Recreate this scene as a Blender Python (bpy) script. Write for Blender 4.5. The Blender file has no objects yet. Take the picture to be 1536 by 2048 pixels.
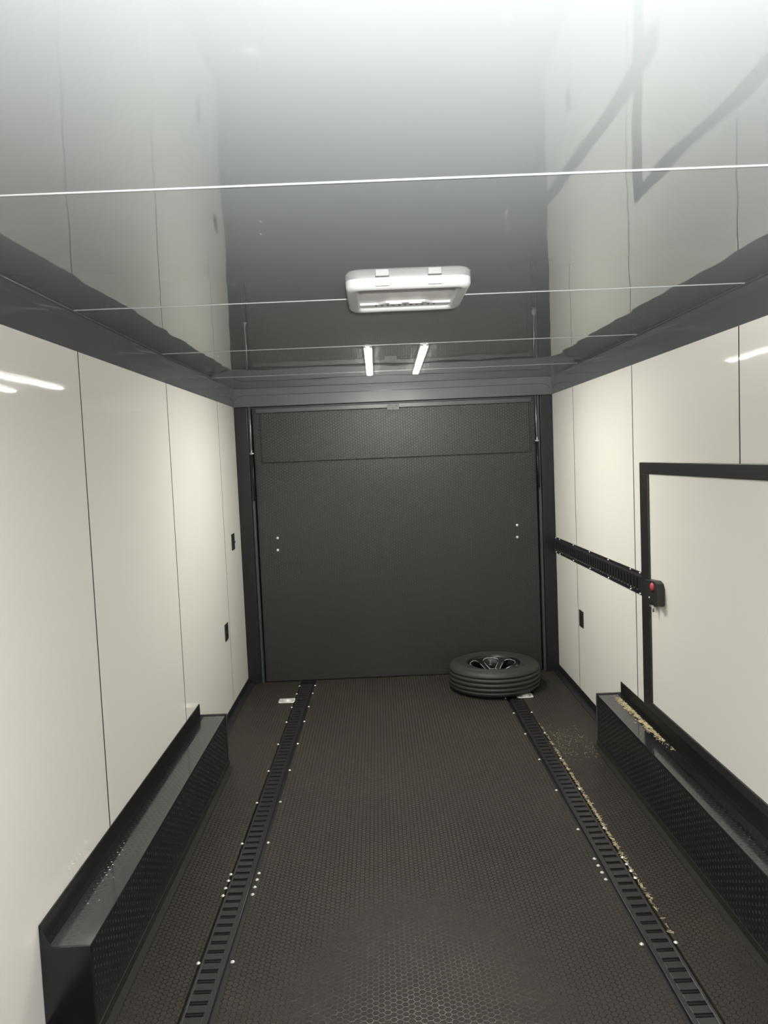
import bpy, math, random
from mathutils import Vector, Matrix
random.seed(7)
sc = bpy.context.scene
PI = math.pi

# ------------------------------------------------------------------ camera
CAM_H = 1.85
F_PX = 1555.5
yaw, pitch, roll = 0.00693, -0.06895, -0.04223
cam_d = bpy.data.cameras.new('camera')
cam = bpy.data.objects.new('camera', cam_d)
sc.collection.objects.link(cam)
sc.camera = cam
cam_d.sensor_fit = 'VERTICAL'
cam_d.sensor_height = 36.0
cam_d.sensor_width = 27.0
cam_d.lens = F_PX / 2048 * 36.0
cam_d.clip_start = 0.02
fw = Vector((math.sin(yaw) * math.cos(pitch), math.cos(yaw) * math.cos(pitch), math.sin(pitch)))
rt = Vector((math.cos(yaw), -math.sin(yaw), 0))
up = rt.cross(fw)
r2 = math.cos(roll) * rt + math.sin(roll) * up
u2 = -math.sin(roll) * rt + math.cos(roll) * up
m = Matrix((r2, u2, -fw)).transposed().to_4x4()
m.translation = Vector((0, 0, CAM_H))
cam.matrix_world = m

# ------------------------------------------------------------------ world, exposure
w = bpy.data.worlds.new('world')
sc.world = w
w.use_nodes = True
w.node_tree.nodes['Background'].inputs[0].default_value = (0.8, 0.87, 0.9, 1)
w.node_tree.nodes['Background'].inputs[1].default_value = 0.02
sc.view_settings.view_transform = 'Standard'
sc.view_settings.look = 'None'
sc.view_settings.gamma = 1.0
sc.view_settings.use_curve_mapping = False
sc.view_settings.exposure = 0.0
STRIP_EMIT = 182.0        # ceiling strips seen in the photo
STRIP_EMIT_NEAR = 215.0    # the same strips over the camera
GLARE_SPOT_W = 3700.0         # added spot that imitates glare on the ceiling

# ------------------------------------------------------------------ dimensions
XL, XR = -1.154, 1.468       # walls
YB, YE = -2.4, 6.468         # front wall behind the camera, ramp door end
ZT, ZC = 2.319, 2.466        # top of the white panels, ceiling
LX = lambda y: -0.684 + (y - 2.4) * 0.0085     # centre line of the left floor track
RX = lambda y: 0.9790 - (y - 2.4) * 0.0045     # centre line of the right floor track

# ------------------------------------------------------------------ materials
def mat(name, col, rough=0.5, metal=0.0, ior=1.5, emit=None, estr=0, coat=0, coat_r=0.03):
    m = bpy.data.materials.new(name)
    m.use_nodes = True
    b = m.node_tree.nodes['Principled BSDF']
    b.inputs['Base Color'].default_value = (*col, 1)
    b.inputs['Roughness'].default_value = rough
    b.inputs['Metallic'].default_value = metal
    b.inputs['IOR'].default_value = ior
    b.inputs['Coat Weight'].default_value = coat
    b.inputs['Coat Roughness'].default_value = coat_r
    if emit:
        b.inputs['Emission Color'].default_value = (*emit, 1)
        b.inputs['Emission Strength'].default_value = estr
    return m

def nt(m):
    t = m.node_tree
    return t, t.nodes, t.links, t.nodes['Principled BSDF']

def math_n(t, op, a, b=None, c=None):
    n = t.nodes.new('ShaderNodeMath')
    n.operation = op
    for i, v in enumerate((a, b, c)):
        if v is None:
            continue
        if isinstance(v, (int, float)):
            n.inputs[i].default_value = v
        else:
            t.links.new(v, n.inputs[i])
    return n.outputs[0]

def noise(t, scale, detail=3, rough=0.5, vec=None, sc3=None):
    g = t.nodes.new('ShaderNodeNewGeometry').outputs['Position'] if vec is None else vec
    if sc3:
        mp = t.nodes.new('ShaderNodeMapping')
        mp.inputs['Scale'].default_value = sc3
        t.links.new(g, mp.inputs[0])
        g = mp.outputs[0]
    n = t.nodes.new('ShaderNodeTexNoise')
    n.inputs['Scale'].default_value = scale
    n.inputs['Detail'].default_value = detail
    n.inputs['Roughness'].default_value = rough
    t.links.new(g, n.inputs['Vector'])
    return n.outputs['Fac']

def ramp(t, fac, stops):
    r = t.nodes.new('ShaderNodeValToRGB')
    e = r.color_ramp.elements
    while len(e) < len(stops):
        e.new(0.5)
    for i, (p, c) in enumerate(stops):
        e[i].position = p
        e[i].color = (*c, 1) if len(c) == 3 else c
    t.links.new(fac, r.inputs[0])
    return r.outputs[0]

def bump(t, h, strength=0.2, dist=0.01, normal=None):
    b = t.nodes.new('ShaderNodeBump')
    b.inputs['Strength'].default_value = strength
    b.inputs['Distance'].default_value = dist
    t.links.new(h, b.inputs['Height'])
    if normal:
        t.links.new(normal, b.inputs['Normal'])
    return b.outputs[0]

def hexgrid(t, pitch, axes):
    """distance to the nearest border of a flat-topped honeycomb (0 at the border, .5 in the middle)"""
    g = t.nodes.new('ShaderNodeNewGeometry').outputs['Position']
    s = t.nodes.new('ShaderNodeSeparateXYZ')
    t.links.new(g, s.inputs[0])
    u = math_n(t, 'DIVIDE', s.outputs[axes[1]], pitch)      # pitch 1 along u
    v = math_n(t, 'DIVIDE', s.outputs[axes[0]], pitch)
    H = 1.7320508
    def cell(off):
        a = math_n(t, 'SUBTRACT', math_n(t, 'FRACT', math_n(t, 'ADD', u, 100 + off)), 0.5)
        b0 = math_n(t, 'FRACT', math_n(t, 'ADD', math_n(t, 'DIVIDE', v, H), 100 + off))
        b = math_n(t, 'MULTIPLY', math_n(t, 'SUBTRACT', b0, 0.5), H)
        a = math_n(t, 'ABSOLUTE', a)
        b = math_n(t, 'ABSOLUTE', b)
        d = math_n(t, 'ADD', math_n(t, 'MULTIPLY', a, 0.5), math_n(t, 'MULTIPLY', b, 0.8660254))
        return math_n(t, 'MAXIMUM', d, a)
    return math_n(t, 'SUBTRACT', 0.5, math_n(t, 'MINIMUM', cell(0.0), cell(0.5)))

def rubber(name, axes, cell_col, line_col, r_cell, r_line, dirt=True):
    m = mat(name, cell_col, r_cell)
    t, N, L, B = nt(m)
    e = hexgrid(t, 0.0232, axes)
    mr = N.new('ShaderNodeMapRange')
    mr.inputs['From Min'].default_value = 0.035
    mr.inputs['From Max'].default_value = 0.085
    L.new(e, mr.inputs['Value'])
    k = mr.outputs[0]
    mix = N.new('ShaderNodeMix')
    mix.data_type = 'RGBA'
    L.new(k, mix.inputs[0])
    mix.inputs[6].default_value = (*line_col, 1)
    if dirt:
        n1 = noise(t, 1.1, 5, 0.6)
        c = ramp(t, n1, [(0.3, tuple(x * 0.8 for x in cell_col)), (0.55, cell_col),
                         (0.78, (cell_col[0] * 1.45, cell_col[1] * 1.35, cell_col[2] * 1.1))])
        L.new(c, mix.inputs[7])
    else:
        mix.inputs[7].default_value = (*cell_col, 1)
    L.new(mix.outputs[2], B.inputs['Base Color'])
    rr = math_n(t, 'ADD', math_n(t, 'MULTIPLY', k, r_cell - r_line), r_line)
    L.new(rr, B.inputs['Roughness'])
    inv = math_n(t, 'SUBTRACT', 1.0, k)
    fine = noise(t, 900, 2)
    h = math_n(t, 'ADD', inv, math_n(t, 'MULTIPLY', fine, 0.25))
    L.new(bump(t, h, 0.8, 0.0016), B.inputs['Normal'])
    return m

M = {}
M['floor'] = rubber('black_coin_rubber', (0, 1), (0.0215, 0.0160, 0.0110), (0.006, 0.0052, 0.004), 0.74, 0.17)
M['ramp'] = rubber('ramp_rubber', (0, 2), (0.021, 0.021, 0.019), (0.016, 0.016, 0.015), 0.44, 0.38, dirt=False)
M['white'] = mat('glossy_white_panel', (0.80, 0.785, 0.745), 0.035)
t, N, L, B = nt(M['white'])
L.new(bump(t, noise(t, 1.3, 2), 0.25, 0.012), B.inputs['Normal'])
M['seam'] = mat('black_joint', (0.010, 0.010, 0.009), 0.6)
M['ceil'] = mat('glossy_black_ceiling', (0.158, 0.172, 0.173), 0.03, ior=1.75)
t, N, L, B = nt(M['ceil'])
b1 = bump(t, noise(t, 0.9, 2, sc3=(1.6, 0.9, 1)), 0.25, 0.02)
L.new(bump(t, noise(t, 2.6, 1), 0.3, 0.006, normal=b1), B.inputs['Normal'])
M['cove'] = mat('black_painted_metal', (0.085, 0.093, 0.097), 0.10, ior=1.6)
t, N, L, B = nt(M['cove'])
L.new(bump(t, noise(t, 2.5, 2), 0.3, 0.01), B.inputs['Normal'])
M['post'] = mat('satin_black_metal', (0.010, 0.012, 0.013), 0.33, ior=1.4)
M['post2'] = mat('satin_black_edge', (0.045, 0.05, 0.05), 0.35)
M['angle'] = mat('black_angle_strip', (0.007, 0.007, 0.0075), 0.42, ior=1.35)
M['foot'] = mat('dusty_black_strip', (0.016, 0.014, 0.011), 0.55, ior=1.4)
M['side'] = mat('tread_plate_side', (0.006, 0.006, 0.0075), 0.22, ior=1.5)
M['glint'] = mat('glint_tread_ridges', (0.03, 0.03, 0.032), 0.16, ior=1.7)  # glints put into the ridges by a lighter, glossier colour than the plate
M['head'] = mat('glossy_black_header', (0.080, 0.088, 0.092), 0.34, ior=1.45)
M['frame'] = mat('black_door_frame', (0.016, 0.017, 0.018), 0.33)
M['bead'] = mat('pale_ceiling_bead', (0.26, 0.27, 0.27), 0.3)
M['box'] = mat('black_tread_plate', (0.015, 0.016, 0.018), 0.10, ior=1.85)
t, N, L, B = nt(M['box'])
n = noise(t, 6, 4)
L.new(ramp(t, n, [(0.35, (0.06,) * 3), (0.7, (0.18,) * 3)]), B.inputs['Roughness'])
M['rail'] = mat('black_steel_rail', (0.014, 0.014, 0.015), 0.30, ior=1.5)
M['deep'] = mat('black_channel', (0.010, 0.010, 0.011), 0.4)
M['zinc'] = mat('zinc', (0.80, 0.79, 0.76), 0.25, 0.45)
M['plate'] = mat('dull_plate', (0.12, 0.125, 0.125), 0.5)
M['steel'] = mat('dull_steel', (0.50, 0.52, 0.52), 0.35, 0.8)
M['tyre'] = mat('tyre_rubber', (0.022, 0.022, 0.021), 0.60)
M['tread'] = mat('tyre_tread', (0.028, 0.028, 0.027), 0.62)
M['letter'] = mat('tyre_letter', (0.055, 0.055, 0.052), 0.6)
M['rim'] = mat('gloss_black_rim', (0.006, 0.006, 0.006), 0.35)
M['cut'] = mat('machined_edge', (0.40, 0.40, 0.40), 0.35, 0.4)
M['plastic'] = mat('white_plastic', (0.42, 0.41, 0.40), 0.38)
M['plastic2'] = mat('grey_white_plastic', (0.30, 0.308, 0.304), 0.42)
M['hole'] = mat('dark_hole', (0.03, 0.03, 0.03), 0.6)
M['blackpl'] = mat('black_plastic', (0.018, 0.018, 0.017), 0.4)
M['red'] = mat('red_button', (0.45, 0.05, 0.09), 0.35)
M['lamp'] = mat('led_diffuser', (0.9, 0.9, 0.9), 0.5, emit=(1.0, 0.985, 0.88), estr=STRIP_EMIT)
M['lamp_near'] = mat('led_diffuser_near', (0.9, 0.9, 0.9), 0.5, emit=(1.0, 0.945, 0.92), estr=STRIP_EMIT_NEAR)
M['straw'] = mat('straw', (0.50, 0.43, 0.26), 0.6)
M['dust'] = mat('dusty_edge', (0.16, 0.145, 0.115), 0.6)
M['grit'] = mat('grit', (0.22, 0.19, 0.13), 0.6)

# ------------------------------------------------------------------ mesh helpers
class MB:
    def __init__(s):
        s.v, s.f, s.mi, s.sm = [], [], [], []
    def add(s, vs, fs, mi=0, smooth=False):
        o = len(s.v)
        s.v += [tuple(x) for x in vs]
        for f in fs:
            s.f.append(tuple(i + o for i in f))
            s.mi.append(mi)
            s.sm.append(smooth)
    def box(s, x0, x1, y0, y1, z0, z1, mi=0):
        vs = [(x, y, z) for z in (z0, z1) for y in (y0, y1) for x in (x0, x1)]
        s.add(vs, [(0, 2, 3, 1), (4, 5, 7, 6), (0, 1, 5, 4), (2, 6, 7, 3), (0, 4, 6, 2), (1, 3, 7, 5)], mi)
    def prism(s, poly, axis, a0, a1, mi=0):
        """poly = 2D points (counter-clockwise), extruded along axis ('x','y','z') from a0 to a1"""
        n = len(poly)
        def P(p, a):
            return {'x': (a, p[0], p[1]), 'y': (p[0], a, p[1]), 'z': (p[0], p[1], a)}[axis]
        vs = [P(p, a0) for p in poly] + [P(p, a1) for p in poly]
        fs = [tuple(range(n))[::-1], tuple(range(n, 2 * n))]
        fs += [(i, (i + 1) % n, n + (i + 1) % n, n + i) for i in range(n)]
        s.add(vs, fs, mi)
    def tube(s, pts, r, seg=8, mi=0, caps=True):
        pts = [Vector(p) for p in pts]
        rings = []
        for i, p in enumerate(pts):
            d = (pts[min(i + 1, len(pts) - 1)] - pts[max(i - 1, 0)]).normalized()
            a = d.orthogonal().normalized()
            if abs(d.z) < 0.9:
                a = d.cross(Vector((0, 0, 1))).normalized()
            b = d.cross(a)
            rr = r[i] if isinstance(r, (list, tuple)) else r
            rings.append([p + (a * math.cos(2 * PI * k / seg) + b * math.sin(2 * PI * k / seg)) * rr for k in range(seg)])
        vs = [q for rg in rings for q in rg]
        fs = []
        for i in range(len(pts) - 1):
            for k in range(seg):
                k2 = (k + 1) % seg
                fs.append((i * seg + k, i * seg + k2, (i + 1) * seg + k2, (i + 1) * seg + k))
        if caps:
            fs.append(tuple(range(seg)))
            fs.append(tuple(range((len(pts) - 1) * seg, len(pts) * seg))[::-1])
        s.add(vs, fs, mi, True)
    def lathe(s, prof, c=(0, 0, 0), seg=48, mi=0, smooth=True, closed=False):
        vs = []
        for k in range(seg):
            a = 2 * PI * k / seg
            for (r, z) in prof:
                vs.append((c[0] + r * math.cos(a), c[1] + r * math.sin(a), c[2] + z))
        n = len(prof)
        fs = []
        for k in range(seg):
            k2 = (k + 1) % seg
            for i in range(n if closed else n - 1):
                j = (i + 1) % n
                fs.append((k * n + i, k2 * n + i, k2 * n + j, k * n + j))
        s.add(vs, fs, mi, smooth)
    def build(s, name, mats, parent=None, bevel=0, seg=2):
        me = bpy.data.meshes.new(name)
        me.from_pydata(s.v, [], s.f)
        if not isinstance(mats, (list, tuple)):
            mats = [mats]
        for q in mats:
            me.materials.append(q)
        for p, i, sm in zip(me.polygons, s.mi, s.sm):
            p.material_index = i
            p.use_smooth = sm
        me.update()
        import bmesh
        bm = bmesh.new()
        bm.from_mesh(me)
        bmesh.ops.recalc_face_normals(bm, faces=bm.faces)
        bm.to_mesh(me)
        bm.free()
        o = bpy.data.objects.new(name, me)
        sc.collection.objects.link(o)
        if parent:
            o.parent = parent
        if bevel:
            b = o.modifiers.new('bevel', 'BEVEL')
            b.width = bevel
            b.segments = seg
            b.limit_method = 'ANGLE'
            b.angle_limit = math.radians(40)
        return o

def tag(o, label, cat=None, group=None, kind=None):
    o['label'] = label
    if cat:
        o['category'] = cat
    if group:
        o['group'] = group
    if kind:
        o['kind'] = kind
    return o

def struct(o, label, cat):
    return tag(o, label, cat, kind='structure')

def empty(name, loc, label, cat, group=None, kind=None):
    o = bpy.data.objects.new(name, None)
    sc.collection.objects.link(o)
    o.location = loc
    o.empty_display_size = 0.05
    return tag(o, label, cat, group, kind)

def dup(root, loc, label=None, group=None):
    r = root.copy()
    sc.collection.objects.link(r)
    r.location = loc
    if label:
        r['label'] = label
    if group:
        r['group'] = group
    for ch in list(root.children):
        c = ch.copy()
        sc.collection.objects.link(c)
        c.parent = r
        for g in list(ch.children):
            d = g.copy()
            sc.collection.objects.link(d)
            d.parent = c
    return r

# ================================================================== SHELL
# floor: three rubber covered boards with two sunk channels between them
f = MB()
HW = 0.063                                                 # half width of a channel
ys = [YB, YE + 0.05]
def board(xa, xb):
    P = [(xa(y), y) for y in ys] + [(xb(y), y) for y in reversed(ys)]
    f.prism([P[1], P[0], P[3], P[2]], 'z', -0.04, 0.0)
board(lambda y: XL - 0.02, lambda y: LX(y) - HW)
board(lambda y: LX(y) + HW, lambda y: RX(y) - HW)
board(lambda y: RX(y) + HW, lambda y: XR + 0.02)
f.box(XL - 0.02, XR + 0.02, YB, YE + 0.05, -0.08, -0.028, 1)
struct(f.build('floor', [M['floor'], M['deep']]), 'dark brown-black rubber floor with a honeycomb pattern and two sunk tracks', 'floor')

c = MB()
c.box(XL - 0.05, XR + 0.05, YB - 0.05, YE + 0.1, ZC, ZC + 0.05)
struct(c.build('ceiling', M['ceil']), 'mirror glossy dark ceiling panels', 'ceiling')

def side_wall(name, x, sgn, seams, label):
    q = MB()
    q.box(min(x + sgn * 0.012, x + sgn * 0.04), max(x + sgn * 0.012, x + sgn * 0.04), YB, YE + 0.03, -0.04, ZC, 1)
    es = [YB] + seams + [YE + 0.03]
    for i in range(len(es) - 1):
        a0 = es[i] + (0.007 if i else 0)
        a1 = es[i + 1] - (0.007 if i < len(es) - 2 else 0)
        q.box(min(x, x + sgn * 0.012), max(x, x + sgn * 0.012), a0, a1, -0.03, ZT + 0.03)
    for e in seams:
        q.box(min(x + sgn * 0.001, x + sgn * 0.012), max(x + sgn * 0.001, x + sgn * 0.012), e - 0.0069, e + 0.0069, -0.03, ZT + 0.03, 1)
    return struct(q.build(name, [M['white'], M['seam']]), label, 'wall')
side_wall('wall_left', XL, -1, [-1.8, -0.62, 0.6, 1.83, 3.103, 4.388, 5.778], 'glossy white panelled left wall with thin black joints')
side_wall('wall_right', XR, 1, [-1.8, -0.5, 0.7, 1.9, 3.137, 4.445, 5.772], 'glossy white panelled right wall with thin black joints')
q = MB()
q.box(XL - 0.05, XR + 0.05, YB - 0.05, YB, -0.04, ZC)
struct(q.build('wall_front', M['white']), 'white wall behind the camera', 'wall')

# black coves between wall panels and ceiling
for nm, x, s in (('trim_1', XL, 1), ('trim_2', XR, -1)):
    q = MB()
    P = [(x - s * 0.02, ZT - 0.002), (x + s * 0.004, ZT - 0.002), (x + s * 0.004, ZT + 0.012), (x + s * 0.005, ZT + 0.06),
         (x + s * 0.007, ZT + 0.11), (x + s * 0.010, ZC - 0.008), (x + s * 0.018, ZC - 0.004), (x + s * 0.018, ZC + 0.01), (x - s * 0.02, ZC + 0.01)]
    q.prism(P if s > 0 else P[::-1], 'y', YB, YE)
    struct(q.build(nm, M['cove'], bevel=0.003), 'glossy black cove strip along the top of the %s wall' % ('left' if s > 0 else 'right'), 'trim')

# pale beads over the ceiling joints
k = 3
for y in (0.55, 1.776, 3.045, 4.29, 5.56):
    q = MB()
    P = [(y - 0.004, ZC + 0.002), (y - 0.004, ZC - 0.001), (y - 0.002, ZC - 0.0022), (y + 0.002, ZC - 0.0022), (y + 0.004, ZC - 0.001), (y + 0.004, ZC + 0.002)]
    q.prism(P, 'x', XL + 0.018, XR - 0.018)
    struct(q.build('trim_%d' % k, M['bead']), 'thin pale bead across the ceiling, number %d from the front' % (k - 2), 'trim')
    k += 1

# dark angle strips where walls meet floor
for nm, x, s in (('baseboard_left', XL, 1), ('baseboard_right', XR, -1)):
    q = MB()
    P = [(x, 0.0), (x + s * 0.05, 0.0), (x + s * 0.05, 0.003), (x + s * 0.006, 0.012), (x + s * 0.004, 0.055), (x, 0.055)]
    q.prism(P if s > 0 else P[::-1], 'y', YB, YE)
    struct(q.build(nm, [M['post']]), 'black angle strip at the foot of the %s wall' % ('left' if s > 0 else 'right'), 'baseboard')

# ================================================================== RAMP DOOR END
q = MB()      # header over the ramp door with rounded inner corners
zh = 2.316
pts = [(XL, ZC), (XL, zh)]
x0, x1 = -1.03, 1.355
pts += [(x0, zh), (x1, zh), (XR, zh), (XR, ZC)]
q.prism(pts, 'y', YE - 0.03, YE + 0.1)
q.box(XL - 0.05, XR + 0.05, YE + 0.09, YE + 0.14, -0.04, ZC + 0.05)
struct(q.build('wall_back', M['head'], bevel=0.002), 'glossy black header above the ramp door', 'wall')
q = MB()
arc = []
for i in range(9):
    a = PI / 2 * i / 8
    arc.append((XL + 0.10 - 0.08 * math.cos(a), YE - 0.034, ZC - 0.10 + 0.04 * math.sin(a)))
arc2 = [(XR - 0.10 + 0.08 * math.cos(PI / 2 * i / 8), YE - 0.034, ZC - 0.10 + 0.04 * math.sin(PI / 2 * i / 8)) for i in range(9)]
q.tube(arc + arc2[::-1], 0.0022, 6)
struct(q.build('trim_8', M['cove']), 'thin rounded moulding on the header above the ramp door', 'trim')

for nm, xa, xb, s in (('trim_9', XL, -1.045, 1), ('trim_10', 1.365, XR, -1)):
    q = MB()
    q.box(xa, xb, YE - 0.03, YE + 0.09, 0.0, zh)
    e = xb if s > 0 else xa
    q.box(min(e, e + s * 0.022), max(e, e + s * 0.022), YE - 0.012, YE + 0.09, 0.0, zh, 1)
    struct(q.build(nm, [M['post'], M['post2']], bevel=0.005), 'satin black post at the %s of the ramp door' % ('left' if s > 0 else 'right'), 'trim')

ramp_door = empty('door_1', (0.15, YE + 0.02, 0), 'dark grey rubber-faced ramp door filling the far end', 'door', kind='structure')
L0 = Vector((0.15, YE + 0.02, 0))
def rel(o, root):
    """put a mesh built in world coordinates under a root that stands at root.location"""
    o.location = -Vector(root.location)
    return o
q = MB()
q.box(-1.010, 1.330, YE + 0.012, YE + 0.06, 0.004, 2.30)
rel(q.build('door_panel', M['ramp'], ramp_door, bevel=0.004), ramp_door)
q = MB()
q.box(-0.945, 1.278, YE - 0.006, YE + 0.013, 1.852, 2.262)
rel(q.build('flap', M['ramp'], ramp_door, bevel=0.004), ramp_door)
q = MB()
q.box(-0.98, 1.30, YE - 0.012, YE + 0.013, 2.262, 2.30)
rel(q.build('top_rail', M['post2'], ramp_door, bevel=0.004), ramp_door)
q = MB()
q.box(0.105, 0.205, YE - 0.018, YE - 0.010, 2.245, 2.292)
for (x, z) in ((0.125, 2.28), (0.185, 2.28), (0.155, 2.262)):
    q.lathe([(0, 0.0), (0.004, 0.0), (0.004, -0.003), (0, -0.004)], (0, 0, 0), 8)
    for i in range(len(q.v) - 32, len(q.v)):
        v = q.v[i]
        q.v[i] = (x + v[0], YE - 0.018 + v[2], z + v[1])
rel(q.build('latch_plate', M['plate'], ramp_door, bevel=0.001), ramp_door)
def bolt_mesh(r, h, axis='z', s=1):
    q = MB()
    prof = [(0, h), (r * 0.35, h * 0.97), (r * 0.75, h * 0.7), (r, h * 0.3), (r, 0), (r * 1.25, 0), (r * 1.25, -0.001), (0, -0.001)]
    q.lathe(prof, (0, 0, 0), 12)
    if axis == 'x':
        q.v = [(s * z, x, y) for x, y, z in q.v]
    if axis == 'y':
        q.v = [(x, s * z, y) for x, y, z in q.v]
    return q
for i, (x, z) in enumerate(((-0.853, 1.222), (-0.857, 1.121), (1.155, 1.244), (1.153, 1.144))):
    if i == 0:
        b0 = bolt_mesh(0.0115, 0.006, 'y', -1).build('bolt', M['zinc'], ramp_door)
        b = b0
    else:
        b = b0.copy()
        sc.collection.objects.link(b)
    b.location = Vector((x, YE + 0.012, z)) - L0

def cable(x, ztop, zbot, label):
    r = empty('door_cable', (x, YE - 0.035, zbot), label, 'cable', 'pull cables of the ramp door')
    q = MB()
    q.tube([(-0.002, 0.004, 0), (0.004 if x < 0 else -0.006, 0.0, ztop - zbot)], 0.0042, 8)
    q.build('wire', M['steel'], r)
    q = MB()
    q.tube([(-0.018, 0, -0.012), (0.018, 0, -0.012)], 0.0065, 8)
    q.tube([(0, 0, -0.022), (0, 0, 0.022)], 0.007, 8)
    q.build('clamp', M['steel'], r)
    q = MB()
    q.tube([(0, 0.006, -0.02), (0.004, 0.008, -0.40)], 0.010, 8)
    q.build('lower_tube', M['post'], r)  # dark tube continuing below the clamp
cable(-1.024, 2.312, 1.945, 'thin steel pull cable at the left edge of the ramp door')
cable(1.333, 2.312, 1.955, 'thin steel pull cable at the right edge of the ramp door')

# ================================================================== SIDE DOOR (right wall)
d2 = empty('door_2', (XR, 3.0, 0.45), 'white escape door in a black frame in the right wall', 'door', kind='structure')
DY0, DY1, DZ0, DZ1 = 1.30, 4.30, 0.402, 1.768
T = 0.062
FW = 0.125
q = MB()
xi = XR - 0.016
def fr(y0, y1, z0, z1):
    q.box(xi, XR + 0.002, y0, y1, z0, z1)
fr(DY0, DY1, DZ1 - T, DZ1)
fr(DY0, DY1, DZ0, DZ0 + 0.046)
fr(DY1 - FW, DY1, DZ0 + 0.046, DZ1 - T)
fr(DY0, DY0 + FW, DZ0 + 0.046, DZ1 - T)
rel(q.build('door_frame', M['frame'], d2, bevel=0.003), d2)
q = MB()
q.box(XR - 0.006, XR + 0.002, DY0 + FW, DY1 - FW, DZ0 + 0.046, DZ1 - T)
rel(q.build('door_panel', M['white'], d2), d2)
# latch: stepped bracket standing off the frame, red button near its top
q = MB()
P = [(4.16, 1.138), (4.02, 1.150), (3.985, 1.140), (3.970, 1.118), (3.970, 1.030), (3.985, 1.020), (4.02, 1.012), (4.03, 1.034), (4.055, 1.036), (4.07, 1.012), (4.11, 1.016), (4.16, 1.040)]
q.prism(P, 'x', XR - 0.046, XR - 0.006)
lt = rel(q.build('door_latch', M['blackpl'], d2, bevel=0.003), d2)
lt['label'] = 'black slam latch with a red button'
def child(o, p, root):
    o.parent = p
    o.location = (0, 0, 0)
    return o
q = bolt_mesh(0.023, 0.012, 'x', -1)
q.v = [(x + XR - 0.046, y + 4.040, z + 1.116) for x, y, z in q.v]
child(q.build('button', M['red']), lt, d2)
q = MB()
q.tube([(XR - 0.03, 4.075, 1.015), (XR - 0.03, 4.075, 0.975)], 0.006, 8)
q.tube([(XR - 0.03, 4.12, 1.02), (XR - 0.03, 4.12, 0.995)], 0.006, 8)
child(q.build('pin', M['steel']), lt, d2)
q = bolt_mesh(0.006, 0.004, 'x', -1)
q.v = [(x + XR - 0.046, y + 4.09, z + 1.05) for x, y, z in q.v]
child(q.build('screw', M['zinc']), lt, d2)

# ================================================================== CARGO TRACKS
SP = 0.0565
def slotted_plate(q, L, x0, x1, sx0, sx1, sl, ztop, th, y_first):
    """plate along +Y with rectangular slots every SP, local coordinates"""
    n = int((L - y_first) / SP)
    q.box(x0, sx0, 0, L, ztop - th, ztop)
    q.box(sx1, x1, 0, L, ztop - th, ztop)
    y = 0
    for i in range(n):
        c = y_first + i * SP
        q.box(sx0, sx1, y, c - sl / 2, ztop - th, ztop)
        y = c + sl / 2
    q.box(sx0, sx1, y, L, ztop - th, ztop)
    return n

def floor_track(name, fx, bolts, side, label, y0, y1):
    L = y1 - y0
    r = empty(name, (fx(y0), y0, -0.028), label, 'cargo track', None)
    ang = -math.atan2(fx(y1) - fx(y0), L)
    r.rotation_euler = (0, 0, ang)
    z = 0.0245                                    # local height of the rail face
    q = MB()
    s = side                                      # the plain flange lies on this side
    if s > 0:
        a0, a1 = -0.055, 0.038
        s0, s1 = -0.046, 0.018
        P0, P1 = 0.038, 0.0625
    else:
        a0, a1 = -0.038, 0.055
        s0, s1 = -0.020, 0.044
        P0, P1 = -0.0625, -0.038
    n = slotted_plate(q, L, a0, a1, s0, s1, 0.0215, z, 0.006, 0.02)
    for i in range(n):                             # turned-down lips seen inside the slots
        c = 0.02 + i * SP
        q.box(s0 + 0.002, s1 + 0.002, c + 0.0030, c + 0.0050, z - 0.014, z - 0.005)
    q.build('rail', M['rail'], r, bevel=0.0012)
    q = MB()
    q.box(min(P0, P1), max(P0, P1), 0, L, z - 0.016, z - 0.008)
    q.build('flange', M['deep'], r)
    q = MB()
    e = a1 if s > 0 else a0
    q.tube([(e + s * 0.001, 0, z - 0.001), (e + s * 0.001, L, z - 0.001)], 0.0022, 6)
    q.build('rail_edge', M['rail'], r)
    first = None
    for (yy) in bolts:
        for sg in (-1, 1):
            if first is None:
                b = bolt_mesh(0.0070, 0.0045).build('bolt', M['zinc'], r)
                first = b
            else:
                b = first.copy()
                sc.collection.objects.link(b)
            b.location = (sg * 0.0640, yy - y0, 0.0285)
    return r
bl = [2.33, 2.788, 3.237, 3.295, 3.355, 3.409, 3.690, 4.142, 4.575, 5.012, 5.446, 5.776, 6.112, 6.326]
floor_track('cargo_track', LX, bl, 1, 'black slotted tie-down rail sunk in the floor left of the middle', 1.2, 6.40)
br = [2.33, 2.780, 3.228, 3.284, 3.342, 3.401, 3.681, 4.131, 4.567, 5.004, 5.424, 5.770]
floor_track('cargo_track', RX, br, -1, 'black slotted tie-down rail in the floor running up to the tyre', 1.2, 5.80)

# horizontal rail on the right wall
wt = empty('cargo_track', (XR, 6.44, 1.071), 'black slotted tie-down rail running level along the right wall to the door', 'cargo track')
TL = 6.44 - 4.30
q = MB()
def zz(y):
    return 0.0
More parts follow.
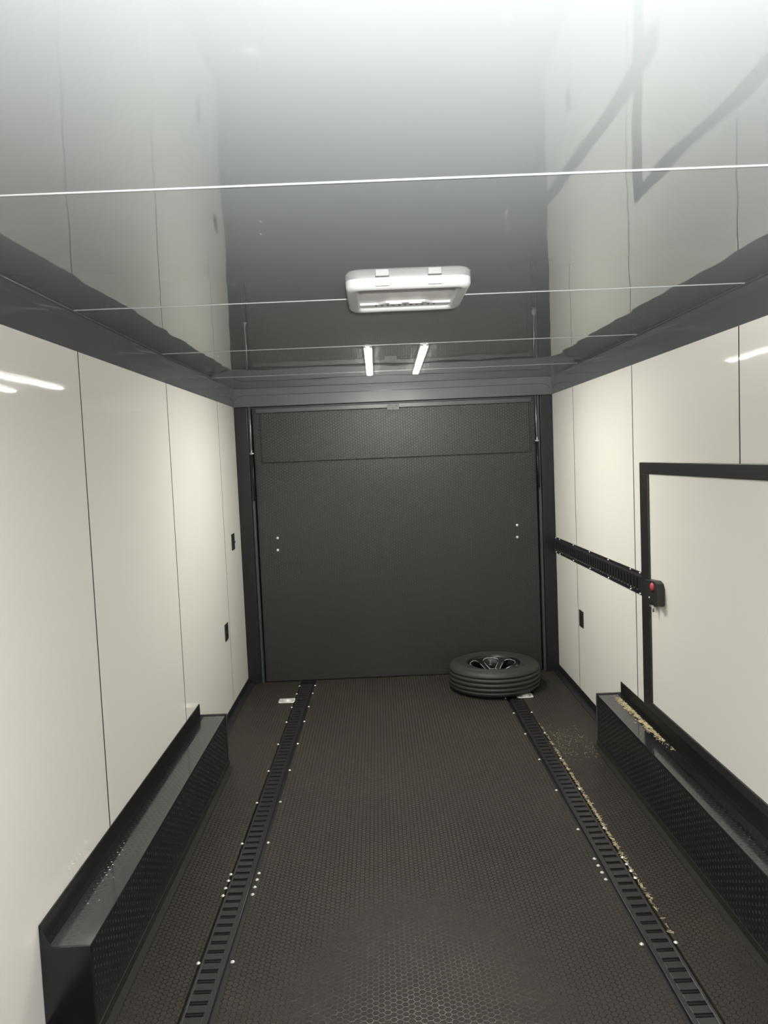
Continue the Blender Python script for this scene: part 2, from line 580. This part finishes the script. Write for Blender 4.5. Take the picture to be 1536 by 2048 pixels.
# cross-section: outer flanges, raised middle
for (z0, z1, t) in ((0.050, 0.066, 0.004), (-0.066, -0.050, 0.004)):
    q.box(-t, 0, -TL, 0, z0, z1)
q.add([(-0.004, -TL, 0.050), (-0.014, -TL, 0.040), (-0.014, 0, 0.040), (-0.004, 0, 0.050)], [(0, 1, 2, 3)])
q.add([(-0.004, -TL, -0.050), (-0.014, -TL, -0.042), (-0.014, 0, -0.042), (-0.004, 0, -0.050)], [(3, 2, 1, 0)])
n = int((TL - 0.03) / SP)
q.box(-0.014, -0.010, -TL, 0, 0.030, 0.041)
q.box(-0.014, -0.010, -TL, 0, -0.043, -0.030)
y = 0
for i in range(n):
    cc = -0.03 - i * SP
    q.box(-0.014, -0.010, cc + 0.008, y, -0.030, 0.030)
    y = cc - 0.008
q.box(-0.014, -0.010, -TL, y, -0.030, 0.030)
q.box(-0.014, -0.001, -TL, -TL + 0.004, -0.045, 0.045)
q.build('rail', M['rail'], wt)
q = MB()
q.box(-0.003, -0.001, -TL + 0.004, -0.002, -0.048, 0.048)
q.build('backing', M['deep'], wt)
first = None
for yy in (6.44 - 0.02, 6.29, 5.85, 5.40, 4.96, 4.52, 4.355):
    for sg in (-1, 1):
        if first is None:
            b = bolt_mesh(0.0062, 0.006, 'x', -1).build('bolt', M['zinc'], wt)
            first = b
        else:
            b = first.copy()
            sc.collection.objects.link(b)
        b.location = (-0.004, yy - 6.44, sg * 0.059)
first = None
for i in range(n):
    if first is None:
        b = bolt_mesh(0.0024, 0.002, 'x', -1).build('rivet', M['zinc'], wt)
        first = b
    else:
        b = first.copy()
        sc.collection.objects.link(b)
    b.location = (-0.014, -0.03 - i * SP, -0.037)
wt.rotation_euler = (0.0055 * -1, 0, 0)

# ================================================================== WHEEL BOXES
def lozenge(q, c, ax, bx, nrm, a=0.0125, b=0.0038, h=0.0016):
    c, ax, bx, nrm = Vector(c), Vector(ax), Vector(bx), Vector(nrm)
    v = [c + ax * a, c + ax * a * 0.55 + bx * b, c - ax * a * 0.55 + bx * b, c - ax * a, c - ax * a * 0.55 - bx * b, c + ax * a * 0.55 - bx * b,
         c + ax * a * 0.5 + nrm * h, c - ax * a * 0.5 + nrm * h]
    q.add(v, [(0, 1, 6), (1, 2, 7, 6), (2, 3, 7), (3, 4, 7), (4, 5, 6, 7), (5, 0, 6)], 0, False)

def wheel_box(xw, xi, y0, y1, zt, label, brk_y0):
    s = 1 if xi > xw else -1
    xw0 = xw + s * 0.0015
    xw = xw0
    r = empty('wheel_box', ((xw + xi) / 2, (y0 + y1) / 2, 0), label, 'wheel box')
    O = Vector(r.location)
    q = MB()
    xa, xb = min(xw, xi), max(xw, xi)
    # face strip along the inside, top, ends
    q.box(xa - O.x, xb - O.x, y0 - O.y, y1 - O.y, 0, zt)
    q.mi = [0 if f_ == (4, 5, 7, 6) else 1 for f_ in q.f]
    body = q.build('cover', [M['box'], M['side']], r, bevel=0.003)
    q = MB()
    P = 0.029
    # inner face
    i = 0
    yy = y0 + 0.02
    while yy < y1 - 0.02:
        j = 0
        z = 0.028 + (P / 2 if i % 2 else 0)
        while z < zt - 0.012:
            v = Vector((0, 0.28, 0.96)).normalized()
            lozenge(q, Vector((xi, yy, z)) - O, v, v.cross(Vector((s, 0, 0))), (s, 0, 0), a=0.0070, b=0.0022, h=0.0013)
            z += P
            j += 1
        yy += 0.026
        i += 1
    q.build('side_tread', M['glint'], r)
    q = MB()
    i = 0
    yy = y0 + 0.015
    while yy < y1 - 0.01:
        x = xa + 0.015 + (0.011 if i % 2 else 0)
        j = 0
        while x < xb - 0.012:
            d = 1 if (i + j) % 2 else -1
            v = Vector((math.cos(0.25), d * math.sin(0.25), 0))
            lozenge(q, Vector((x, yy, zt)) - O, v, Vector((-v.y, v.x, 0)), (0, 0, 1), a=0.007, b=0.0022, h=0.0003)
            x += 0.024
            j += 1
        yy += 0.019
        i += 1
    q.build('top_tread', M['box'], r)
    q = MB()          # angle strip holding the box to the wall
    zb = zt + 0.075
    xw = xw0
    pl = [(xw, zt), (xw + s * 0.005, zt), (xw + s * 0.005, zb), (xw, zb)]
    q.prism([(a - O.x, b) for a, b in pl], 'y', brk_y0 - O.y, y1 - O.y - 0.01)
    q.box(min(xw, xw + s * 0.028) - O.x, max(xw, xw + s * 0.028) - O.x, y0 - O.y, y1 - O.y - 0.01, zt, zt + 0.003)
    q.build('wall_angle', M['angle'], r)
    q = MB()          # angle strip along the floor
    pl = [(xi, 0.0), (xi + s * 0.032, 0.0), (xi + s * 0.032, 0.003), (xi + s * 0.006, 0.006), (xi + s * 0.004, 0.035), (xi, 0.035)]
    q.prism([(a - O.x, b) for a, b in pl], 'y', y0 - O.y, y1 - O.y)
    q.build('floor_angle', M['foot'], r)
    q = MB()          # plate closing the near end, running up to the wall angle
    q.prism([(xw0 - O.x, 0.002), (xi - O.x, 0.002), (xi - O.x, zt), (xw0 + s * 0.035 - O.x, zt - 0.002), (xw0 - O.x, zt + 0.068)], 'y', y0 - O.y - 0.006, y0 - O.y)
    q.build('end_plate', M['side'], r, bevel=0.001)
    # frame line round the far end of the top
    q = MB()
    q.box(xa - O.x, xb - O.x, y1 - O.y - 0.012, y1 - O.y + 0.003, zt - 0.001, zt + 0.006)
    q.box(min(xi, xi + s * 0.003) - O.x, max(xi, xi + s * 0.003) - O.x, y1 - O.y - 0.02, y1 - O.y + 0.003, 0, zt + 0.006)
    q.build('end_edge', M['post2'], r, bevel=0.001)
    return r
wheel_box(XL, -0.990, 2.425, 4.70, 0.32, 'black tread-plate wheel box along the left wall', 2.42)
wheel_box(XR, 1.312, 1.55, 4.76, 0.325, 'black tread-plate wheel box along the right wall below the door', 1.6)

# ================================================================== CEILING LIGHTS
def strip(x, y0, y1, lampmat, label, group, dx=0.0):
    L = y1 - y0
    r = empty('led_strip_light', (x, (y0 + y1) / 2, ZC), label, 'ceiling light', group)
    r.rotation_euler = (0, 0, -math.atan2(dx, L))
    h = L / 2
    q = MB()
    q.box(-0.024, 0.024, -h - 0.01, h + 0.01, -0.008, 0.0)
    q.build('housing', M['plastic2'], r, bevel=0.002)
    q = MB()
    P = [(-0.019, -0.007), (-0.019, -0.010), (-0.0175, -0.0115), (0.0175, -0.0115), (0.019, -0.010), (0.019, -0.007)]
    q.prism(P, 'y', -h, h)
    q.build('diffuser', lampmat, r)
    q = MB()
    q.prism([(-0.012, -h - 0.07), (0.012, -h - 0.07), (0.004, -h - 0.012), (-0.004, -h - 0.012)], 'z', -0.006, 0.0)
    q.build('end_cap', M['plastic2'], r, bevel=0.001)
    return r
strip(-0.021, 4.36, 5.70, M['lamp'], 'lit white strip light on the far ceiling, the left one', None, 0.0)
strip(0.303, 4.37, 5.74, M['lamp'], 'lit white strip light on the far ceiling, the right one', None, 0.02)
for x in (-0.021, 0.303):
    strip(x, -0.55, 0.95, M['lamp_near'], 'strip light on the ceiling above the camera, the %s one' % ('left' if x < 0 else 'right'), 'strip lights above the camera')
ld = bpy.data.lights.new('added_glare_spot', 'SPOT')  # unseen spot without a fixture, added to imitate glare on the ceiling
ld.energy = GLARE_SPOT_W
ld.color = (1.0, 0.985, 0.96)
ld.spot_size = math.radians(94)
ld.spot_blend = 0.9
ld.shadow_soft_size = 0.03
lo = bpy.data.objects.new('added_glare_spot', ld)
sc.collection.objects.link(lo)
lo.location = (0.15, -0.7, 1.90)
lo.rotation_euler = Vector((0.06, 0.71, 0.68)).to_track_quat('-Z', 'Y').to_euler()

# ================================================================== CEILING VENT
vc = Vector((0.137, 2.935, ZC))
vr = empty('ceiling_vent', vc, 'white plastic roof vent trim in the middle of the ceiling', 'vent')
def rrect(w, d, r, n=6):
    P = []
    for (cx, cy, a0) in ((w - r, d - r, 0), (-w + r, d - r, PI / 2), (-w + r, -d + r, PI), (w - r, -d + r, 3 * PI / 2)):
        for i in range(n + 1):
            a = a0 + PI / 2 * i / n
            P.append((cx + r * math.cos(a), cy + r * math.sin(a)))
    return P
def loft(q, rings, cap=True, mi=0, smooth=True):
    n = len(rings[0])
    vs = [p for rg in rings for p in rg]
    fs = []
    for i in range(len(rings) - 1):
        for k in range(n):
            k2 = (k + 1) % n
            fs.append((i * n + k, i * n + k2, (i + 1) * n + k2, (i + 1) * n + k))
    if cap:
        fs.append(tuple(range((len(rings) - 1) * n, len(rings) * n)))
    q.add(vs, fs, mi, smooth)
q = MB()
W, Dp = 0.218, 0.222
def ring(inset, z, r):
    return [(x, y, z) for x, y in rrect(W - inset, Dp - inset, r)]
loft(q, [ring(0, 0, 0.045), ring(0.0, -0.022, 0.045), ring(0.006, -0.031, 0.042), ring(0.016, -0.036, 0.036), ring(0.034, -0.036, 0.026),
         ring(0.040, -0.030, 0.022), ring(0.044, -0.012, 0.020)], cap=False)
fo = q.build('frame', M['plastic2'], vr)
fo['label'] = 'rounded pale grey surround'
q = MB()
q.box(-W + 0.035, W - 0.035, -Dp + 0.035, Dp - 0.035, -0.014, -0.009)
q.build('panel', M['plastic'], vr)
q = MB()
P = [(-0.178, 0.185), (0.178, 0.185), (0.178, 0.125), (0.105, 0.125), (0.075, 0.095), (-0.075, 0.095), (-0.105, 0.125), (-0.178, 0.125)]
q.prism(P[::-1], 'z', -0.024, -0.012)
cp = q.build('control_panel', M['plastic2'], vr, bevel=0.005)
q = MB()
for i in range(11):
    x = -0.112 + i * 0.0224
    q.box(x - 0.0045, x + 0.0045, 0.126, 0.144, -0.0252, -0.023)
q.build('air_slots', M['hole'], cp)
for x in (-0.038, 0.038):
    q = MB()
    q.prism([(x - 0.026, 0.098), (x - 0.020, 0.090), (x + 0.020, 0.090), (x + 0.026, 0.098), (x + 0.012, 0.104), (x + 0.008, 0.112), (x - 0.008, 0.112), (x - 0.012, 0.104)], 'z', -0.029, -0.023)
    q.build('knob', M['plastic'], cp, bevel=0.002)
for x in (-0.090, 0.090):
    q = MB()
    q.box(x - 0.024, x + 0.024, -Dp - 0.010, -Dp + 0.004, -0.028, -0.004)
    q.build('clip', M['plastic2'], vr, bevel=0.002)
    q = MB()
    q.box(x - 0.026, x + 0.026, -0.135, -0.112, -0.024, -0.012)
    q.build('tab', M['plastic'], vr, bevel=0.003)

# ================================================================== SWITCHES AND OUTLETS
def plate(name, x, y, z, s, w, h, label, cat, knob=False):
    r = empty(name, (x, y, z), label, cat)
    q = MB()
    q.box(min(0, s * 0.007), max(0, s * 0.007), -w / 2, w / 2, -h / 2, h / 2)
    q.build('cover_plate', M['blackpl'], r, bevel=0.002)
    if knob:
        q = MB()
        q.box(min(s * 0.006, s * 0.022), max(s * 0.006, s * 0.022), -0.006, 0.006, -0.010, 0.004)
        q.build('lever', M['blackpl'], r, bevel=0.001)
    else:
        for zq in (-0.024, 0.024):
            q = MB()
            q.box(min(s * 0.006, s * 0.009), max(s * 0.006, s * 0.009), -0.017, 0.017, zq - 0.015, zq + 0.015)
            q.build('socket', M['deep'], r, bevel=0.001)
    return r
plate('light_switch', XL, 6.085, 1.247, 1, 0.105, 0.126, 'black switch plate with a small lever high on the left wall', 'light switch', True)
plate('power_outlet', XL, 5.640, 0.630, 1, 0.105, 0.122, 'black outlet plate low on the left wall beside a joint', 'power outlet')
plate('power_outlet', XR, 5.670, 0.605, -1, 0.105, 0.122, 'black outlet plate low on the right wall below the tie-down rail', 'power outlet')

# ================================================================== FLOOR RINGS
def floor_ring(x, y, label):
    r = empty('floor_ring', (x, y, 0), label, 'tie-down ring', 'recessed floor rings')
    q = MB()
    rings = [[(a, b, z) for a, b in rrect(w_, d_, 0.02, 4)] for (w_, d_, z) in ((0.064, 0.052, 0.0), (0.064, 0.052, 0.004), (0.058, 0.046, 0.005), (0.044, 0.032, 0.003), (0.038, 0.026, 0.0012))]
    loft(q, rings)
    q.build('pan', M['zinc'], r)
    q = MB()
    pts = [(-0.030, 0, 0.006), (-0.028, -0.022, 0.006), (0, -0.030, 0.006), (0.028, -0.022, 0.006), (0.030, 0, 0.006)]
    q.tube(pts, 0.0045, 8)
    q.tube([(-0.036, 0, 0.006), (0.036, 0, 0.006)], 0.006, 8)
    q.build('ring', M['zinc'], r)
    first = None
    for sx in (-1, 1):
        for sy in (-1, 1):
            if first is None:
                b = bolt_mesh(0.005, 0.003).build('screw', M['zinc'], r)
                first = b
            else:
                b = first.copy()
                sc.collection.objects.link(b)
            b.location = (sx * 0.051, sy * 0.039, 0.005)
floor_ring(-0.776, 5.945, 'silver recessed ring in the floor left of the left rail')
floor_ring(1.050, 5.810, 'silver recessed ring in the floor in front of the tyre')

# ================================================================== SPARE WHEEL
TR, TW = 0.362, 0.212
tc = (0.862, 6.075, 0.0)
sw = empty('spare_wheel', tc, 'black trailer tyre on a black spoked wheel lying flat on the floor', 'wheel')
q = MB()
hw = TW / 2
prof = []
KS = 0.90
R0 = 0.213      # bead radius
side = [(R0 + 0.002, 0.080), (R0 - 0.002, 0.090), (R0 + 0.004, 0.096), (R0 + 0.020, 0.099), (R0 + 0.045, 0.104), (R0 + 0.075, 0.106), (R0 + 0.077, 0.1075), (R0 + 0.083, 0.1075),
        (R0 + 0.085, 0.105), (R0 + 0.110, 0.100), (R0 + 0.130, 0.093), (R0 + 0.143, 0.086), (R0 + 0.151, 0.078)]
top = side
tread = []
gro = [0.052, 0.018, -0.018, -0.052]
for g in gro:
    for (dz, dr) in ((0.0036, 0.0), (0.0024, -0.007), (-0.0024, -0.007), (-0.0036, 0.0)):
        zz_ = g + dz
        tread.append((TR - 0.010 * (abs(zz_) / 0.078) ** 2.4 + dr, zz_))
bot = [(r, -z) for r, z in reversed(side)]
inner = [(R0 + 0.002, -0.080), (R0 + 0.03, -0.06), (R0 + 0.03, 0.06)]
side = [(R0 + (r - R0) * KS, z) for r, z in side]
top = side
bot = [(r, -z) for r, z in reversed(side)]
allp = top + [(TR - 0.006, 0.068)] + tread + [(TR - 0.006, -0.068)] + bot + inner
q.lathe([(r, z + hw) for r, z in allp], (0, 0, 0), 96, closed=True)
ty = q.build('tyre', M['tyre'], sw)
q = MB()          # raised characters on the sidewall, as unreadable in the photo as here
rr = R0 + 0.112
for i in range(11):
    if i in (3,):
        continue
    a = -PI / 2 - 0.42 + i * 0.040
    ca, sa = math.cos(a), math.sin(a)
    v = []
    wd = 0.0045
    for (dr, dt, dz) in ((-0.010, -wd, 0.0968), (-0.010, wd, 0.0968), (0.006, wd, 0.0925), (0.006, -wd, 0.0925)):
        v.append(((rr + dr) * ca - dt * sa, (rr + dr) * sa + dt * ca, dz + hw + 0.0016))
    q.add(v, [(0, 1, 2, 3)])
q.build('sidewall_lettering', M['letter'], ty)
q = MB()
bz = hw
q.lathe([(r, z + bz) for r, z in [(R0 + 0.003, 0.091), (R0 - 0.004, 0.094), (R0 - 0.010, 0.090), (R0 - 0.013, 0.070), (R0 - 0.022, 0.055), (R0 - 0.024, -0.06), (R0 - 0.010, -0.08), (R0 + 0.003, -0.091)]], (0, 0, 0), 72)
rim = q.build('rim', M['rim'], sw)
zf = bz + 0.015
ZR = lambda r: bz + 0.080 - (0.196 - r) * 0.52
NW = 6
q = MB()
# spoked face: annular hub + wedge spokes between six windows
q.lathe([(0.0, zf - 0.010), (0.040, zf - 0.010), (0.043, zf - 0.002), (0.055, zf), (0.066, zf - 0.004), (0.070, zf - 0.022)], (0, 0, 0), 48)
for k in range(NW):
    a = PI / 2 + (k + 0.5) * 2 * PI / NW
    ca, sa = math.cos(a), math.sin(a)
    def P(r_, t_, z_):
        return (r_ * ca - t_ * sa, r_ * sa + t_ * ca, z_)
    sec = []
    for (r_, w_, dz) in ((0.055, 0.020, -0.002), (0.09, 0.014, -0.001), (0.13, 0.017, 0.002), (0.168, 0.034, 0.004), (0.194, 0.060, 0.006)):
        sec.append([P(r_, -w_, ZR(r_)), P(r_, w_, ZR(r_)), P(r_, w_ * 0.8, ZR(r_) - 0.03), P(r_, -w_ * 0.8, ZR(r_) - 0.03)])
    loft(q, sec, cap=True, smooth=False)
q.build('spokes', M['rim'], rim)
first = None
for k in range(NW):
    q = MB()
    loop = [(-0.022, 0.074), (-0.072, 0.152), (-0.062, 0.176), (-0.032, 0.188), (0.032, 0.188), (0.062, 0.176), (0.072, 0.152), (0.022, 0.074)]
    loop = [(x * 0.90, y, ZR(y) + 0.002) for x, y in loop]
    if first is None:
        q.tube(loop + [loop[0]], 0.0034, 6, caps=False)
        first = q.build('window_edge', M['cut'], rim)
        b = first
    else:
        b = first.copy()
        sc.collection.objects.link(b)
    b.rotation_euler = (0, 0, k * 2 * PI / NW)
q = MB()
q.lathe([(0, zf + 0.004), (0.026, zf + 0.004), (0.032, zf), (0.032, zf - 0.012)], (0, 0, 0), 32)
q.build('centre_cap', M['rim'], rim)
q = MB()      # axle-side hub parts glimpsed through the far windows
q.lathe([(0.0, 0.004), (0.150, 0.004), (0.150, 0.012), (0.0, 0.012)], (0, 0, 0), 32)
q.build('back_disc', M['deep'], rim)
q = MB()
q.box(-0.003, 0.003, 0.186, 0.190, bz + 0.020, bz + 0.062)
q.box(-0.016, 0.016, 0.186, 0.190, bz + 0.060, bz + 0.064)
q.box(-0.012, 0.012, 0.186, 0.190, bz + 0.018, bz + 0.022)
q.build('window_bars', M['cut'], rim)  # pale upright bar with crossbars inside the far window
first = None
for k in range(NW):
    a = PI / 2 + (k + 0.5) * 2 * PI / NW
    if first is None:
        q = MB()
        q.lathe([(0, 0.012), (0.005, 0.012), (0.008, 0.008), (0.008, -0.006)], (0, 0, 0), 6, smooth=False)
        b = q.build('lug_nut', M['cut'], rim)
        first = b
    else:
        b = first.copy()
        sc.collection.objects.link(b)
    b.location = (0.054 * math.cos(a), 0.054 * math.sin(a), zf)

# ================================================================== LOOSE STRAW AND GRIT
def litter(name, n, place, mats, label, Lr=(0.006, 0.03), w=0.0012, z0=0.0):
    q = MB()
    for i in range(n):
        x, y = place()
        a = random.uniform(0, PI)
        l = random.uniform(*Lr) / 2
        ca, sa = math.cos(a), math.sin(a)
        h = random.uniform(0.0008, 0.0022)
        v = []
        for (al, be, zz_) in ((-1, -1, 0), (1, -1, 0), (1, 1, 0), (-1, 1, 0), (-1, 0, 1), (1, 0, 1)):
            v.append((x + al * l * ca - be * w * sa, y + al * l * sa + be * w * ca, z0 + zz_ * h))
        q.add(v, [(0, 1, 5, 4), (3, 4, 5, 2), (0, 4, 3), (1, 2, 5), (0, 3, 2, 1)], 0 if random.random() < 0.6 else 1)
    return tag(q.build(name, mats), label, 'debris', kind='stuff')
G = random.gauss
def p_track():
    y = random.triangular(2.75, 5.3, 3.9)
    return (RX(y) + 0.0665 + abs(G(0, 0.0045)), y)
litter('straw_litter', 420, p_track, [M['straw'], M['grit']], 'yellowish straw and grit caught along the right edge of the right floor rail')
def p_box():
    y = random.triangular(3.75, 4.70, 4.45)
    return (1.428 - abs(G(0, 0.017)) + (4.70 - y) * 0.012, y)
litter('straw_litter', 480, p_box, [M['straw'], M['straw']], 'yellow straw lying on top of the far end of the right wheel box', Lr=(0.008, 0.028), z0=0.3262)
def p_floor():
    y = random.uniform(4.55, 5.05)
    return (1.07 + random.random() ** 1.4 * 0.22, y + G(0, 0.05))
litter('straw_litter', 260, p_floor, [M['grit'], M['straw']], 'pale grit scattered on the floor between the right rail and the wheel box', Lr=(0.003, 0.009), w=0.0010)
